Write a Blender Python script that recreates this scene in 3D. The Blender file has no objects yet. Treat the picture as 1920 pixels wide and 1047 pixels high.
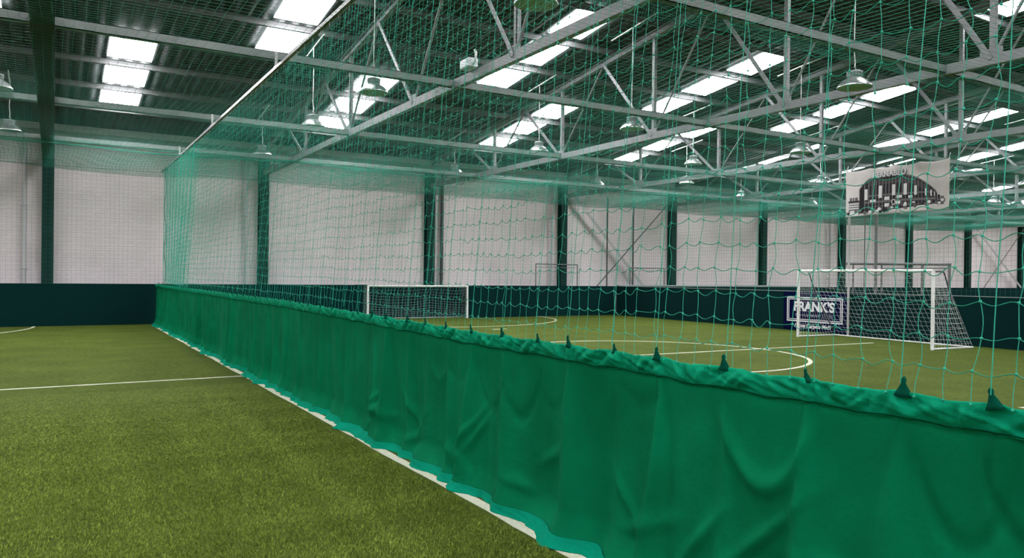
import bpy, math, random
import numpy as np
from mathutils import Vector, Matrix
random.seed(7); rng = np.random.default_rng(7)
C = bpy.context.scene.collection
scene = bpy.context.scene

# ------------------------------------------------------------------ helpers
def mesh_np(verts, faces, smooth=False):
    """mesh from numpy verts (n,3) and faces (m,k) of one size k"""
    verts = np.asarray(verts, dtype=np.float32); faces = np.asarray(faces, dtype=np.int32)
    me = bpy.data.meshes.new('m')
    k = faces.shape[1]
    me.vertices.add(len(verts)); me.vertices.foreach_set('co', verts.ravel())
    me.loops.add(faces.size); me.loops.foreach_set('vertex_index', faces.ravel())
    me.polygons.add(len(faces))
    me.polygons.foreach_set('loop_start', np.arange(0, faces.size, k, dtype=np.int32))
    me.polygons.foreach_set('loop_total', np.full(len(faces), k, dtype=np.int32))
    if smooth: me.polygons.foreach_set('use_smooth', np.ones(len(faces), dtype=bool))
    me.update(calc_edges=True)
    return me

class MB:
    """collects shapes into ONE mesh"""
    def __init__(s): s.v = []; s.f = []; s.sm = []
    def add(s, vs, fs, smooth=False):
        o = len(s.v); s.v += [tuple(v) for v in vs]
        for f in fs: s.f.append([o + i for i in f]); s.sm.append(smooth)
        return s
    def box(s, x0, x1, y0, y1, z0, z1):
        vs = [(x, y, z) for x in (x0, x1) for y in (y0, y1) for z in (z0, z1)]
        return s.add(vs, [(0,1,3,2),(4,6,7,5),(0,4,5,1),(2,3,7,6),(0,2,6,4),(1,5,7,3)])
    def beam(s, a, b, w, h, up=(0,0,1)):
        """rectangular bar from a to b: w sideways, h along up"""
        a = Vector(a); b = Vector(b); t = (b - a).normalized(); up = Vector(up)
        if abs(t.dot(up)) > .98: up = Vector((0,1,0))
        sd = t.cross(up).normalized(); u = sd.cross(t).normalized()
        vs = []
        for p in (a, b):
            for i, j in ((-1,-1),(1,-1),(1,1),(-1,1)): vs.append(p + sd*(i*w/2) + u*(j*h/2))
        return s.add(vs, [(0,3,2,1),(4,5,6,7),(0,1,5,4),(1,2,6,5),(2,3,7,6),(3,0,4,7)])
    def angle(s, a, b, w, t, up=(0,0,1), flip=1):
        """L section"""
        a = Vector(a); b = Vector(b); d = (b - a).normalized(); up = Vector(up)
        if abs(d.dot(up)) > .98: up = Vector((0,1,0))
        sd = d.cross(up).normalized(); u = sd.cross(d).normalized()
        s.beam(a + u*(-w/2 + t/2), b + u*(-w/2 + t/2), w, t, up)
        s.beam(a + sd*flip*(w/2 - t/2), b + sd*flip*(w/2 - t/2), t, w, up)
        return s
    def tube(s, pts, r, n=8, cap=True):
        pts = [Vector(p) for p in pts]; m = len(pts); rs = r if isinstance(r, (list, tuple)) else [r]*m
        prev = None; vs = []
        for i, p in enumerate(pts):
            t = (pts[min(i+1, m-1)] - pts[max(i-1, 0)]).normalized()
            if prev is None:
                ref = Vector((0,0,1)) if abs(t.z) < .9 else Vector((1,0,0))
                sd = t.cross(ref).normalized()
            else:
                sd = (prev - t*prev.dot(t)).normalized()
            prev = sd; u = t.cross(sd)
            for k in range(n):
                a = 2*math.pi*k/n; vs.append(p + sd*(math.cos(a)*rs[i]) + u*(math.sin(a)*rs[i]))
        fs = [(i*n+k, i*n+(k+1) % n, (i+1)*n+(k+1) % n, (i+1)*n+k) for i in range(m-1) for k in range(n)]
        s.add(vs, fs, True)
        if cap:
            s.add(vs[:n], [tuple(range(n))[::-1]]); s.add(vs[-n:], [tuple(range(n))])
        return s
    def lathe(s, prof, n=28, c=(0,0,0), cap=False):
        vs = [(c[0]+r*math.cos(2*math.pi*k/n), c[1]+r*math.sin(2*math.pi*k/n), c[2]+z) for r, z in prof for k in range(n)]
        fs = [(i*n+k, i*n+(k+1) % n, (i+1)*n+(k+1) % n, (i+1)*n+k) for i in range(len(prof)-1) for k in range(n)]
        s.add(vs, fs, True)
        if cap: s.add(vs[-n:], [tuple(range(n))]); s.add(vs[:n], [tuple(range(n))[::-1]])
        return s
    def xform(s, M): s.v = [tuple(M @ Vector(v)) for v in s.v]; return s
    def build(s, name, mat, parent=None, bevel=0):
        me = bpy.data.meshes.new(name); me.from_pydata(s.v, [], s.f)
        me.polygons.foreach_set('use_smooth', s.sm); me.update()
        return link(name, me, mat, parent, bevel)

def link(name, me, mat, parent=None, bevel=0):
    o = bpy.data.objects.new(name, me); C.objects.link(o)
    if mat and not me.materials: me.materials.append(mat)
    if parent: o.parent = parent
    if bevel:
        b = o.modifiers.new('b', 'BEVEL'); b.width = bevel; b.segments = 2; b.limit_method = 'ANGLE'
    return o
def empty(name, loc=(0,0,0), rz=0):
    o = bpy.data.objects.new(name, None); C.objects.link(o); o.location = loc; o.rotation_euler = (0,0,rz)
    o.empty_display_size = .1; return o
def tag(o, label=None, cat=None, group=None, kind=None):
    if label: o['label'] = label
    if cat: o['category'] = cat
    if group: o['group'] = group
    if kind: o['kind'] = kind
    return o
def struct(name, mb, m): return tag(mb.build(name, m), kind='structure')
def copy_tree(o, parent=None):
    c = o.copy(); C.objects.link(c); c.parent = parent
    if parent is not None: c.matrix_parent_inverse = o.matrix_parent_inverse.copy()
    for ch in list(o.children): copy_tree(ch, c)
    return c
def strands(P, r, ref, tri=3, taper=None):
    """P (n,p,3): n polylines of p points swept with a 3-sided section of radius r -> verts, quads"""
    P = np.asarray(P, float); n, p, _ = P.shape
    T = np.gradient(P, axis=1); T /= np.linalg.norm(T, axis=2, keepdims=True) + 1e-9
    S = np.cross(T, np.asarray(ref, float)); S /= np.linalg.norm(S, axis=2, keepdims=True) + 1e-9
    U = np.cross(S, T)
    vs = np.stack([P + r*(math.cos(2*math.pi*k/tri)*S + math.sin(2*math.pi*k/tri)*U) for k in range(tri)], axis=2)
    idx = np.arange(n*p*tri).reshape(n, p, tri)
    a = idx[:, :-1]; b = idx[:, 1:]
    q = np.stack([a, np.roll(a, -1, 2), np.roll(b, -1, 2), b], axis=-1).reshape(-1, 4)
    return vs.reshape(-1, 3), q
def join_np(parts):
    V = []; F = []; o = 0
    for v, f in parts: V.append(v); F.append(f + o); o += len(v)
    return np.concatenate(V), np.concatenate(F)
def wob(x, seed, f=1.0):
    """smooth pseudo noise of numpy x"""
    r = np.random.default_rng(seed); out = np.zeros_like(np.asarray(x, float))
    for k in range(6):
        w = f*(.6 + .55*k + r.random()*.4); out = out + np.sin(w*x + r.random()*6.283)/(1 + .45*k)
    return out/2.6

# ------------------------------------------------------------------ materials
def nmat(name, col, rough=.7, metal=0., spec=.5, var=None, vscale=3., bump=0., bscale=40., coords='Object', trans=0.):
    m = bpy.data.materials.new(name); m.use_nodes = True; nt = m.node_tree; N = nt.nodes; L = nt.links
    b = N['Principled BSDF']; b.inputs['Base Color'].default_value = (*col, 1)
    b.inputs['Roughness'].default_value = rough; b.inputs['Metallic'].default_value = metal
    b.inputs['Specular IOR Level'].default_value = spec
    tc = N.new('ShaderNodeTexCoord')
    if var:
        t = N.new('ShaderNodeTexNoise'); t.inputs['Scale'].default_value = vscale; t.inputs['Detail'].default_value = 6
        r = N.new('ShaderNodeValToRGB'); r.color_ramp.elements[0].position = .35; r.color_ramp.elements[1].position = .68
        r.color_ramp.elements[0].color = (*var, 1); r.color_ramp.elements[1].color = (*col, 1)
        L.new(tc.outputs[coords], t.inputs['Vector']); L.new(t.outputs['Fac'], r.inputs['Fac']); L.new(r.outputs['Color'], b.inputs['Base Color'])
    if bump:
        t2 = N.new('ShaderNodeTexNoise'); t2.inputs['Scale'].default_value = bscale; t2.inputs['Detail'].default_value = 4
        bp = N.new('ShaderNodeBump'); bp.inputs['Strength'].default_value = bump; bp.inputs['Distance'].default_value = .01
        L.new(tc.outputs[coords], t2.inputs['Vector']); L.new(t2.outputs['Fac'], bp.inputs['Height']); L.new(bp.outputs['Normal'], b.inputs['Normal'])
    if trans:
        b.inputs['Transmission Weight'].default_value = trans
    return m
M = {}
M['steel'] = nmat('light_grey_painted_steel', (.235,.222,.235), .55, var=(.18,.17,.18), vscale=5, bump=.1)
M['purlin'] = nmat('grey_purlin_steel', (.15,.145,.15), .5, .1, var=(.11,.11,.11), vscale=3)
M['tie'] = nmat('dull_grey_beam_steel', (.20,.205,.20), .55, var=(.15,.158,.155), vscale=3)
M['galv'] = nmat('galvanised_steel', (.52,.52,.53), .35, .6, var=(.42,.42,.43), vscale=12)
M['column'] = nmat('dark_green_column_paint', (.001,.034,.026), .6, spec=.2, var=(.001,.024,.019), vscale=4)
M['roof'] = nmat('dark_corrugated_roof_sheet', (.040,.047,.048), .7, var=(.022,.028,.028), vscale=1.2, bump=.15, bscale=20)
M['board'] = nmat('dark_green_felt_board', (.0015,.024,.024), .95, spec=.08, var=(.001,.017,.017), vscale=60, bump=.5, bscale=300)
M['boardcap'] = nmat('grey_green_plank', (.33,.37,.36), .8)
M['cloth'] = nmat('green_curtain_cloth', (.0008,.165,.070), .92, spec=.05, var=(.0008,.128,.052), vscale=2.5, bump=.35, bscale=26)
M['hem'] = nmat('lit_header_cloth', (.0008,.27,.140), .85, spec=.08, var=(.0008,.21,.105), vscale=9, bump=.25, bscale=60)  # brighter version of the curtain green: light caught by the header, painted in
M['tab'] = nmat('dark_green_tab_cloth', (.0005,.060,.036), .9, spec=.05)
M['foot'] = nmat('lit_trailing_cloth', (.001,.235,.14), .9, spec=.04, var=(.001,.20,.115), vscale=7, bump=.2, bscale=300)  # curtain cloth with overhead light on the floor-lying hem put into its colour
M['net'] = nmat('green_net_twine', (.022,.36,.245), .6, spec=.25)
M['cnet'] = nmat('green_ceiling_net_twine', (.040,.235,.17), .7, spec=.15)
M['bnet'] = nmat('dark_green_back_net_twine', (.012,.14,.10), .7)
M['gnet'] = nmat('white_goal_net_twine', (.66,.68,.68), .7)
M['gnetd'] = nmat('grey_goal_net_twine', (.33,.38,.38), .7)
M['white'] = nmat('white_goal_paint', (.80,.80,.80), .35, var=(.68,.68,.66), vscale=9)
M['dark'] = nmat('dark_stay_rubber', (.035,.035,.045), .6)
M['gpipe'] = nmat('grey_pipe_plastic', (.42,.41,.42), .5)
M['dpipe'] = nmat('dark_pipe', (.03,.04,.04), .5)
M['rust'] = nmat('weathered_grey_steel', (.20,.20,.20), .55, .3, var=(.12,.12,.125), vscale=14)
M['line'] = nmat('white_turf_line', (.72,.72,.60), .95, spec=.1, var=(.55,.56,.42), vscale=60, bump=.8, bscale=160)
M['alu'] = nmat('spun_aluminium', (.72,.72,.72), .28, .85, var=(.6,.6,.6), vscale=7)
M['lamp_in'] = nmat('lamp_inner_enamel', (.42,.50,.45), .5)
M['house'] = nmat('grey_cast_housing', (.26,.28,.28), .5, .3)
M['cable'] = nmat('white_cable', (.7,.68,.68), .5)
M['box'] = nmat('pale_blue_grey_plastic', (.60,.66,.68), .4)
M['rail'] = nmat('pale_steel_rail', (.62,.60,.60), .35, .5, var=(.42,.41,.41), vscale=2)
M['navy'] = nmat('navy_sign_face', (.0015,.003,.032), .9, spec=.05, var=(.0012,.0025,.026), vscale=5)
M['swhite'] = nmat('white_sign_print', (.75,.73,.76), .6)
M['sgrey'] = nmat('grey_sign_print', (.30,.30,.36), .6)
M['ban'] = nmat('off_white_banner_vinyl', (.60,.55,.54), .6, var=(.52,.47,.45), vscale=2.5)
M['bdark'] = nmat('banner_dark_print', (.028,.025,.028), .8, spec=.1)
M['bmid'] = nmat('banner_mid_grey_print', (.14,.128,.132), .8, spec=.1)
M['blite'] = nmat('banner_light_print', (.62,.60,.60), .7)

# white painted blockwork
def brick():
    m = nmat('white_painted_blockwork', (.78,.71,.715), .85, spec=.2)
    nt = m.node_tree; N = nt.nodes; L = nt.links; b = N['Principled BSDF']
    tc = N.new('ShaderNodeTexCoord'); mp = N.new('ShaderNodeMapping'); mp.inputs['Rotation'].default_value = (math.radians(90), 0, 0)
    br = N.new('ShaderNodeTexBrick'); br.inputs['Scale'].default_value = 1; br.inputs['Brick Width'].default_value = .225; br.inputs['Row Height'].default_value = .075
    br.inputs['Mortar Size'].default_value = .006; br.inputs['Color1'].default_value = (.83,.745,.755,1); br.inputs['Color2'].default_value = (.79,.705,.72,1)
    br.inputs['Mortar'].default_value = (.68,.61,.62,1)
    L.new(tc.outputs['Object'], mp.inputs['Vector']); L.new(mp.outputs['Vector'], br.inputs['Vector'])
    n = N.new('ShaderNodeTexNoise'); n.inputs['Scale'].default_value = .7; n.inputs['Detail'].default_value = 5
    mx = N.new('ShaderNodeMixRGB'); mx.blend_type = 'MULTIPLY'; mx.inputs['Fac'].default_value = .35
    L.new(tc.outputs['Object'], n.inputs['Vector']); L.new(br.outputs['Color'], mx.inputs['Color1']); L.new(n.outputs['Fac'], mx.inputs['Color2'])
    L.new(mx.outputs['Color'], b.inputs['Base Color'])
    bp = N.new('ShaderNodeBump'); bp.inputs['Strength'].default_value = .25; bp.inputs['Distance'].default_value = .01; bp.invert = True
    L.new(br.outputs['Fac'], bp.inputs['Height']); L.new(bp.outputs['Normal'], b.inputs['Normal'])
    return m
M['wall'] = brick()

# turf
def turf():
    m = nmat('olive_green_artificial_turf', (.1,.15,.02), .95, spec=.12)
    nt = m.node_tree; N = nt.nodes; L = nt.links; b = N['Principled BSDF']
    tc = N.new('ShaderNodeTexCoord')
    def noise(sc, det, vec=None):
        n = N.new('ShaderNodeTexNoise'); n.inputs['Scale'].default_value = sc; n.inputs['Detail'].default_value = det
        L.new(vec or tc.outputs['Object'], n.inputs['Vector']); return n
    n1 = noise(90, 8); n2 = noise(1.1, 5); n3 = noise(14, 6)
    r1 = N.new('ShaderNodeValToRGB'); e = r1.color_ramp.elements
    e[0].position = .34; e[0].color = (.038,.068,.006,1); e[1].position = .70; e[1].color = (.158,.202,.034,1)
    L.new(n1.outputs['Fac'], r1.inputs['Fac'])
    r2 = N.new('ShaderNodeValToRGB'); e = r2.color_ramp.elements
    e[0].position = .35; e[0].color = (.80,.82,.75,1); e[1].position = .7; e[1].color = (1.08,1.04,1.05,1)
    L.new(n2.outputs['Fac'], r2.inputs['Fac'])
    r3 = N.new('ShaderNodeValToRGB'); e = r3.color_ramp.elements
    e[0].position = .36; e[0].color = (.72,.76,.68,1); e[1].position = .6; e[1].color = (1,1,1,1)
    L.new(n3.outputs['Fac'], r3.inputs['Fac'])
    a = N.new('ShaderNodeMixRGB'); a.blend_type = 'MULTIPLY'; a.inputs['Fac'].default_value = 1
    c = N.new('ShaderNodeMixRGB'); c.blend_type = 'MULTIPLY'; c.inputs['Fac'].default_value = 1
    L.new(r1.outputs['Color'], a.inputs['Color1']); L.new(r2.outputs['Color'], a.inputs['Color2'])
    L.new(a.outputs['Color'], c.inputs['Color1']); L.new(r3.outputs['Color'], c.inputs['Color2'])
    L.new(c.outputs['Color'], b.inputs['Base Color'])
    bp = N.new('ShaderNodeBump'); bp.inputs['Strength'].default_value = .9; bp.inputs['Distance'].default_value = .02
    L.new(n1.outputs['Fac'], bp.inputs['Height']); L.new(bp.outputs['Normal'], b.inputs['Normal'])
    return m
M['turf'] = turf()
def blade_mat():
    m = nmat('turf_blade_fibre', (.13,.2,.03), .8, spec=.2)
    nt = m.node_tree; N = nt.nodes; L = nt.links; b = N['Principled BSDF']
    tc = N.new('ShaderNodeTexCoord')
    n = N.new('ShaderNodeTexNoise'); n.inputs['Scale'].default_value = 45; n.inputs['Detail'].default_value = 6
    r = N.new('ShaderNodeValToRGB'); e = r.color_ramp.elements
    e[0].position = .36; e[0].color = (.080,.135,.012,1); e[1].position = .66; e[1].color = (.275,.345,.055,1)
    L.new(tc.outputs['Object'], n.inputs['Vector']); L.new(n.outputs['Fac'], r.inputs['Fac']); L.new(r.outputs['Color'], b.inputs['Base Color'])
    return m
M['blade'] = blade_mat()
def sky_mat():
    m = bpy.data.materials.new('daylit_rooflight_sheet'); m.use_nodes = True; nt = m.node_tree; N = nt.nodes
    N.remove(N['Principled BSDF']); e = N.new('ShaderNodeEmission')
    e.inputs['Color'].default_value = (.965,.97,1.0,1); e.inputs['Strength'].default_value = 28.5
    nt.links.new(e.outputs[0], N['Material Output'].inputs['Surface']); return m
M['sky'] = sky_mat()

# ------------------------------------------------------------------ the hall: X along the back wall, Y towards it, Z up
X0, X1, Y0, YW = -14.0, 60.0, -21.3, 26.0
YR = 2.35                                    # ridge
def zr(y): return 5.85 + .128*(YW - y) if y > YR else 5.85 + .128*(y - (2*YR - YW))
struct('floor', MB().box(X0-.3, X1+.3, Y0-.3, YW+.3, -.2, 0), M['turf'])
struct('wall_back', MB().box(X0-.3, X1+.3, YW, YW+.3, 0, 5.85), M['wall'])
struct('wall_front', MB().box(X0-.3, X1+.3, Y0-.3, Y0, 0, 5.85), M['wall'])
for nm, xa, xb in (('wall_left', X0-.3, X0), ('wall_right', X1, X1+.3)):
    w = MB(); pr = [(Y0-.3,0),(YW+.3,0),(YW+.3,5.85),(YR,zr(YR)),(Y0-.3,5.85)]
    vs = [(x,y,z) for x in (xa,xb) for y,z in pr]
    w.add(vs, [(0,1,2,3,4),(9,8,7,6,5)] + [(i,(i+1)%5+0,(i+1)%5+5,i+5)[::-1] for i in range(5)])
    struct(nm, w, M['wall'])
# corrugated roof: ribs run down the slope
per = .30; prof = []
x = X0-.3
while x < X1+.3:
    prof += [(x,0),(x+.15,0),(x+.18,.045),(x+.27,.045)]; x += per
prof.append((x,0)); prof = np.array(prof)
ys = [Y0-.3, YR, YW+.3]
V = np.array([[(px, y, zr(min(max(y,Y0),YW)) + dz) for px, dz in prof] for y in ys]).reshape(-1,3)
n = len(prof); F = np.array([(i*n+k, i*n+k+1, (i+1)*n+k+1, (i+1)*n+k) for i in range(2) for k in range(n-1)])
V2 = V + [0,0,.08]; F2 = F + len(V)
roof = link('ceiling', mesh_np(np.concatenate([V,V2]), np.concatenate([F,F2])), M['roof']); tag(roof, kind='structure')

# purlins
PY = [23.87 - 1.752*k for k in range(13)]
PY = [p for p in PY if p > YR+.3]
PYall = PY + [2*YR - p for p in PY]
ords = ['lowest','second','third','fourth','fifth','sixth','seventh','eighth','ninth','tenth','eleventh','twelfth','thirteenth']
def purlin(y):
    z = zr(y); b = MB()
    b.box(X0, X1, y-.03, y-.02, z-.15, z-.005)
    b.box(X0, X1, y-.03, y+.03, z-.15, z-.142); b.box(X0, X1, y-.03, y+.03, z-.013, z-.005)
    return b
for i, y in enumerate(PYall):
    far = i < len(PY); k = i if far else i-len(PY)
    o = purlin(y).build('roof_purlin', M['purlin'])
    tag(o, f"thin grey purlin under the dark roof, {ords[k]} up from the {'white wall behind the pitches' if far else 'wall behind the viewer'}", 'roof beam', 'purlins carrying the roof sheets')

# rooflights: three sheets between purlins, alternating groups
wn = 1
def rooflight(xc, ya, yb, w=.94):
    global wn
    b = MB(); za, zb = zr(ya)-.004, zr(yb)-.004
    vs = [(xc-w/2,ya,za),(xc+w/2,ya,za),(xc+w/2,yb,zb),(xc-w/2,yb,zb)]
    b.add([(a,c_,z-.012) for a,c_,z in vs] + [(a,c_,z+.0) for a,c_,z in vs],
          [(0,3,2,1),(4,5,6,7),(0,1,5,4),(1,2,6,5),(2,3,7,6),(3,0,4,7)])
    struct(f'window_{wn}', b, M['sky']); wn += 1
def group(xc, i0):
    for k in range(3):
        a, b_ = PY[i0+k+1]+.18, PY[i0+k]-.19
        rooflight(xc, a, b_)
for k in range(-2, 10):
    g1 = 1.50 + 5.86*k; g2 = 4.46 + 5.86*k
    if X0 < g1 < X1: group(g1, 0); group(g1, 8)
    if X0 < g2 < X1: group(g2, 3)
# the other slope, behind the viewer
for k in range(-2, 10):
    for xc, js in ((1.50+5.86*k, (0,8)), (4.46+5.86*k, (3,))):
        if X0 < xc < X1:
            for j in js:
                ya = 2*YR - PY[j] + .14; yb = 2*YR - PY[j+3] - .13
                rooflight(xc, ya, yb)

# ------------------------------------------------------------------ columns and trusses
TX = [-.15, 5.92, 11.92, 17.90, 23.90, 29.85, 35.95, 42.0, 48.1, 54.4]
colpos = ['at far left, nearest the open end of the view', 'above the far end of the green curtain', 'behind the small white goal', 'beside the leaning goal frame, left of the crossed braces',
          'right of the crossed braces', 'fourth left of the hanging picture', 'left of the large goal', 'seen below the hanging picture', 'right of the large goal', 'at the far right edge']
colpos = ['leftmost of the row, at the left edge of the view', 'second from the left, over the far end of the curtain', 'third from the left, rising behind the small low goal',
          'fourth from the left, with the crossed braces on its right', 'fifth from the left, with the crossed braces on its left', 'sixth from the left, in the plain stretch of wall',
          'seventh from the left, over the left part of the large goal', 'eighth from the left, over the right part of the large goal', 'ninth from the left, with a crossed brace on its right', 'last and rightmost of the row']
for i, x in enumerate(TX):
    b = MB(); y = 25.72
    b.box(x-.15, x+.15, y, y+.018, 0, 5.6); b.box(x-.15, x+.15, y+.262, y+.28, 0, 5.6); b.box(x-.006, x+.006, y, y+.28, 0, 5.6)
    o = b.build('steel_column', M['column'])
    tag(o, 'dark green steel column on the white wall, ' + colpos[i], 'column', 'green columns along the white wall')

def truss(first=False, skip=False):
    root = empty('roof_truss')
    zc0, zc1 = 4.78, 4.93; L0 = 25.7; L1 = 2*YR - L0
    cw = .28 if first else .10; mt = M['column'] if first else M['steel']
    b = MB().beam((0,L0,4.855),(0,L1,4.855),cw,.15)
    b.build('bottom_chord', mt, root)
    for s in (1,-1):
        ye = L0 if s > 0 else L1
        a = (0, ye, zr(ye)-.235); c_ = (0, YR, zr(YR+.001)-.235)
        b = MB().beam(a, c_, .012, .15); b.beam((0,ye,zr(ye)-.165),(0,YR,zr(YR+.001)-.165),.14,.014)
        b.beam((0,ye,zr(ye)-.30),(0,YR,zr(YR+.001)-.30),.10,.012)
        b.build('rafter', mt, root)
    nodes = [24.8-3.742*k for k in range(7)]
    allb = nodes + [2*YR - v for v in nodes[:6]]
    mids = [nodes[0]-1.87-3.742*k for k in range(6)]
    for j, v in enumerate(allb):
        if skip and abs(v-13.57) < .2: continue
        if j % 6 == 0 and v > 20: continue
        MB().angle((0.02,v,4.86),(0.02,v,zr(v)-.25),.08,.012).build('vertical_post', M['steel'], root)
    for s in (1,-1):
        for m_ in mids:
            mm = m_ if s > 0 else 2*YR - m_
            for d in (1.87,-1.87):
                v = mm + d*s
                w = .085 if d < 0 else .05
                MB().angle((-.02,mm,zr(mm)-.25),(-.02,v,4.86),w,.012).build('diagonal_brace', M['steel'], root)
    for v in allb: MB().box(-.045,-.033,v-.16,v+.16,4.80,5.02).build('gusset_plate', M['steel'], root)
    return root
t0 = truss(first=True); t_gen = truss(); t_skip = truss(skip=True)
tdesc = ['seen edge-on at the far left, over the leftmost column', 'over the second column, carrying the white box', 'over the third column, second one right of the net rail',
         'over the fourth column', 'over the fifth column', 'over the sixth column', 'over the seventh column', 'over the eighth column', 'over the ninth column', 'over the rightmost column']
for i, x in enumerate(TX):
    o = t0 if i == 0 else (t_skip if i == 1 else t_gen if i == 2 else copy_tree(t_gen))
    o.location = (x, 0, 0)
    tag(o, 'pale grey steel roof truss ' + tdesc[i], 'roof truss', 'trusses spanning the hall')
# horizontal ties at chord level
TY = [22.2, 17.3, 11.87, 6.8, 1.5]
for y, d in zip(TY, ('nearest the white wall', 'second from the white wall', 'third from the white wall, reaching the lower bar beside the white box', 'fourth from the white wall, crossing the upper right', 'farthest from the white wall')):
    b = MB().box(X0, X1, y-.05, y-.038, 4.80, 4.93).box(X0, X1, y-.05, y+.05, 4.80, 4.812).box(X0, X1, y-.05, y+.05, 4.92, 4.93)
    tag(b.build('tie_beam', M['tie']), 'long grey beam crossing the lower bars of the trusses, ' + d, 'beam', 'long beams holding the roof net')
# small eaves beam
tag(MB().box(X0,X1,25.62,25.70,5.42,5.60).build('eaves_beam', M['tie']), 'grey beam along the top of the white wall under the eaves', 'beam')

# downpipes
def pipe(x, y, r, mname, label, z1=5.5):
    root = empty('downpipe', (x,y,0))
    MB().tube([(0,0,0.0),(0,0,z1)], r, 12).build('pipe', M[mname], root)
    for z in (1.6,3.4,5.0):
        MB().lathe([(r+.001,z),(r+.012,z),(r+.012,z+.05),(r+.001,z+.05)],12).box(-.02,.02,r,.1+r,z+.01,z+.04).build('pipe_clip', M[mname], root)
    tag(root, label, 'pipe')
pipe(-.72,25.83,.055,'gpipe','pale grey pipe on the wall, left of the leftmost green column')
pipe(5.38,25.83,.055,'gpipe','pale grey pipe on the wall, left of the second green column')
pipe(12.16,25.83,.05,'gpipe','pale grey pipe squeezed between the third green column and a dark pipe')
pipe(12.42,25.83,.06,'dpipe','dark pipe on the wall just right of the third green column')
pipe(17.36,25.83,.05,'gpipe','pale grey pipe on the wall, left of the fourth green column')
pipe(34.9,25.83,.06,'gpipe','pale grey pipe on the wall, left of the seventh green column')

# crossed braces
def brace(a, b_, w, label):
    o = MB().angle(a, b_, w, .012, up=(0,1,0)).build('diagonal_wall_brace', M['rust'] if w < .1 else M['gpipe']); tag(o, label, 'brace')
brace((18.05,25.62,5.1),(22.9,25.62,.3),.13,'wide pale steel brace falling to the right between the fourth and fifth columns')
brace((23.6,25.54,5.1),(18.6,25.54,.4),.055,'thin dark steel brace rising to the right between the fourth and fifth columns')
brace((48.4,25.62,4.9),(53.9,25.62,1.2),.13,'wide dark steel brace falling to the right beside the rightmost column')
brace((54.0,25.54,5.0),(48.6,25.54,.6),.055,'thin steel brace rising to the right beside the rightmost column')
# slotted uprights
def upright(x, y, z0, z1, label, w=.05):
    b = MB(); b.box(x-w/2,x-w/2+.012,y-.02,y+.02,z0,z1); b.box(x+w/2-.012,x+w/2,y-.02,y+.02,z0,z1)
    z = z0
    while z < z1-.06:
        b.box(x-w/2,x+w/2,y-.02,y+.02,z,z+.045); z += .085
    tag(b.build('slotted_upright', M['rust']), label, 'upright')
upright(19.90,25.45,0,4.9,'dark slotted steel upright left of where the braces cross')
upright(21.30,25.45,0,4.9,'dark slotted steel upright right of where the braces cross')

# ------------------------------------------------------------------ barriers round the pitches
BH = 1.2
rb = MB()
def wallseg(b, x0, y0, x1, y1, t=.06, h=BH):
    """thickness goes to the left of the direction of travel"""
    d = Vector((x1-x0, y1-y0, 0)).normalized(); nrm = Vector((-d.y, d.x, 0))*t
    vs = [(x0,y0,0),(x1,y1,0),(x1+nrm.x,y1+nrm.y,0),(x0+nrm.x,y0+nrm.y,0)]
    vs += [(a,c_,h) for a,c_,_ in vs]
    b.add(vs, [(3,2,1,0),(4,5,6,7),(0,1,5,4),(1,2,6,5),(2,3,7,6),(3,0,4,7)])
YB = 25.12
GX0, GX1 = 9.12, 13.22
b = MB(); wallseg(b, X0, YB, GX0, YB); tag(b.build('barrier_board', M['board']), 'dark green felt barrier along the back, left of the small low goal', 'barrier')
b = MB(); wallseg(b, GX1, YB, 20.12, YB); tag(b.build('barrier_board', M['board']), 'dark green felt barrier along the back, between the small goal and the corner', 'barrier')
b = MB(); wallseg(b, 20.2, YB, X1, YB); tag(b.build('barrier_board', M['board']), 'dark green barrier of the next pitch, seen over the right-hand barrier', 'barrier')
b = MB(); wallseg(b, GX0-.06, YB+.07, GX0-.06, YB+.52); wallseg(b, GX0-.12, YB+.52, GX1+.12, YB+.52); wallseg(b, GX1+.12, YB+.51, GX1+.12, YB+.07)
tag(b.build('goal_recess_board', M['board']), 'dark green boarding of the recess behind the small low goal', 'barrier')
RB = [(18.1,-8.0),(18.45,2.0),(19.02,8.94),(19.60,16.1),(19.95,21.8),(20.14,YB-.005)]
def rbx(y):
    return float(np.interp(y, [p[1] for p in RB], [p[0] for p in RB]))
b = MB()
for (xa,ya),(xb,yb) in zip(RB[:-1], RB[1:]): wallseg(b, xb, yb, xa, ya, .07)
rbo = tag(b.build('barrier_board', M['board']), 'dark green felt barrier down the right side, behind the large goal', 'barrier')
b = MB()
for (xa,ya),(xb,yb) in zip(RB[:-1], RB[1:]): b.beam((xa-.004,ya,BH+.006),(xb-.004,yb,BH+.006),.014,.012)
b.build('top_edge', M['boardcap'], rbo)
# pale planks lying on the barrier tops
tag(MB().box(20.3,27.0,YB+.002,YB+.16,BH+.002,BH+.05).build('loose_plank', M['boardcap']), 'pale plank lying on the barrier right of the corner', 'plank')
tag(MB().box(27.3,31.6,YB+.002,YB+.16,BH+.002,BH+.065).build('loose_plank', M['boardcap']), 'pale plank lying on the barrier left of the large goal', 'plank')

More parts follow.
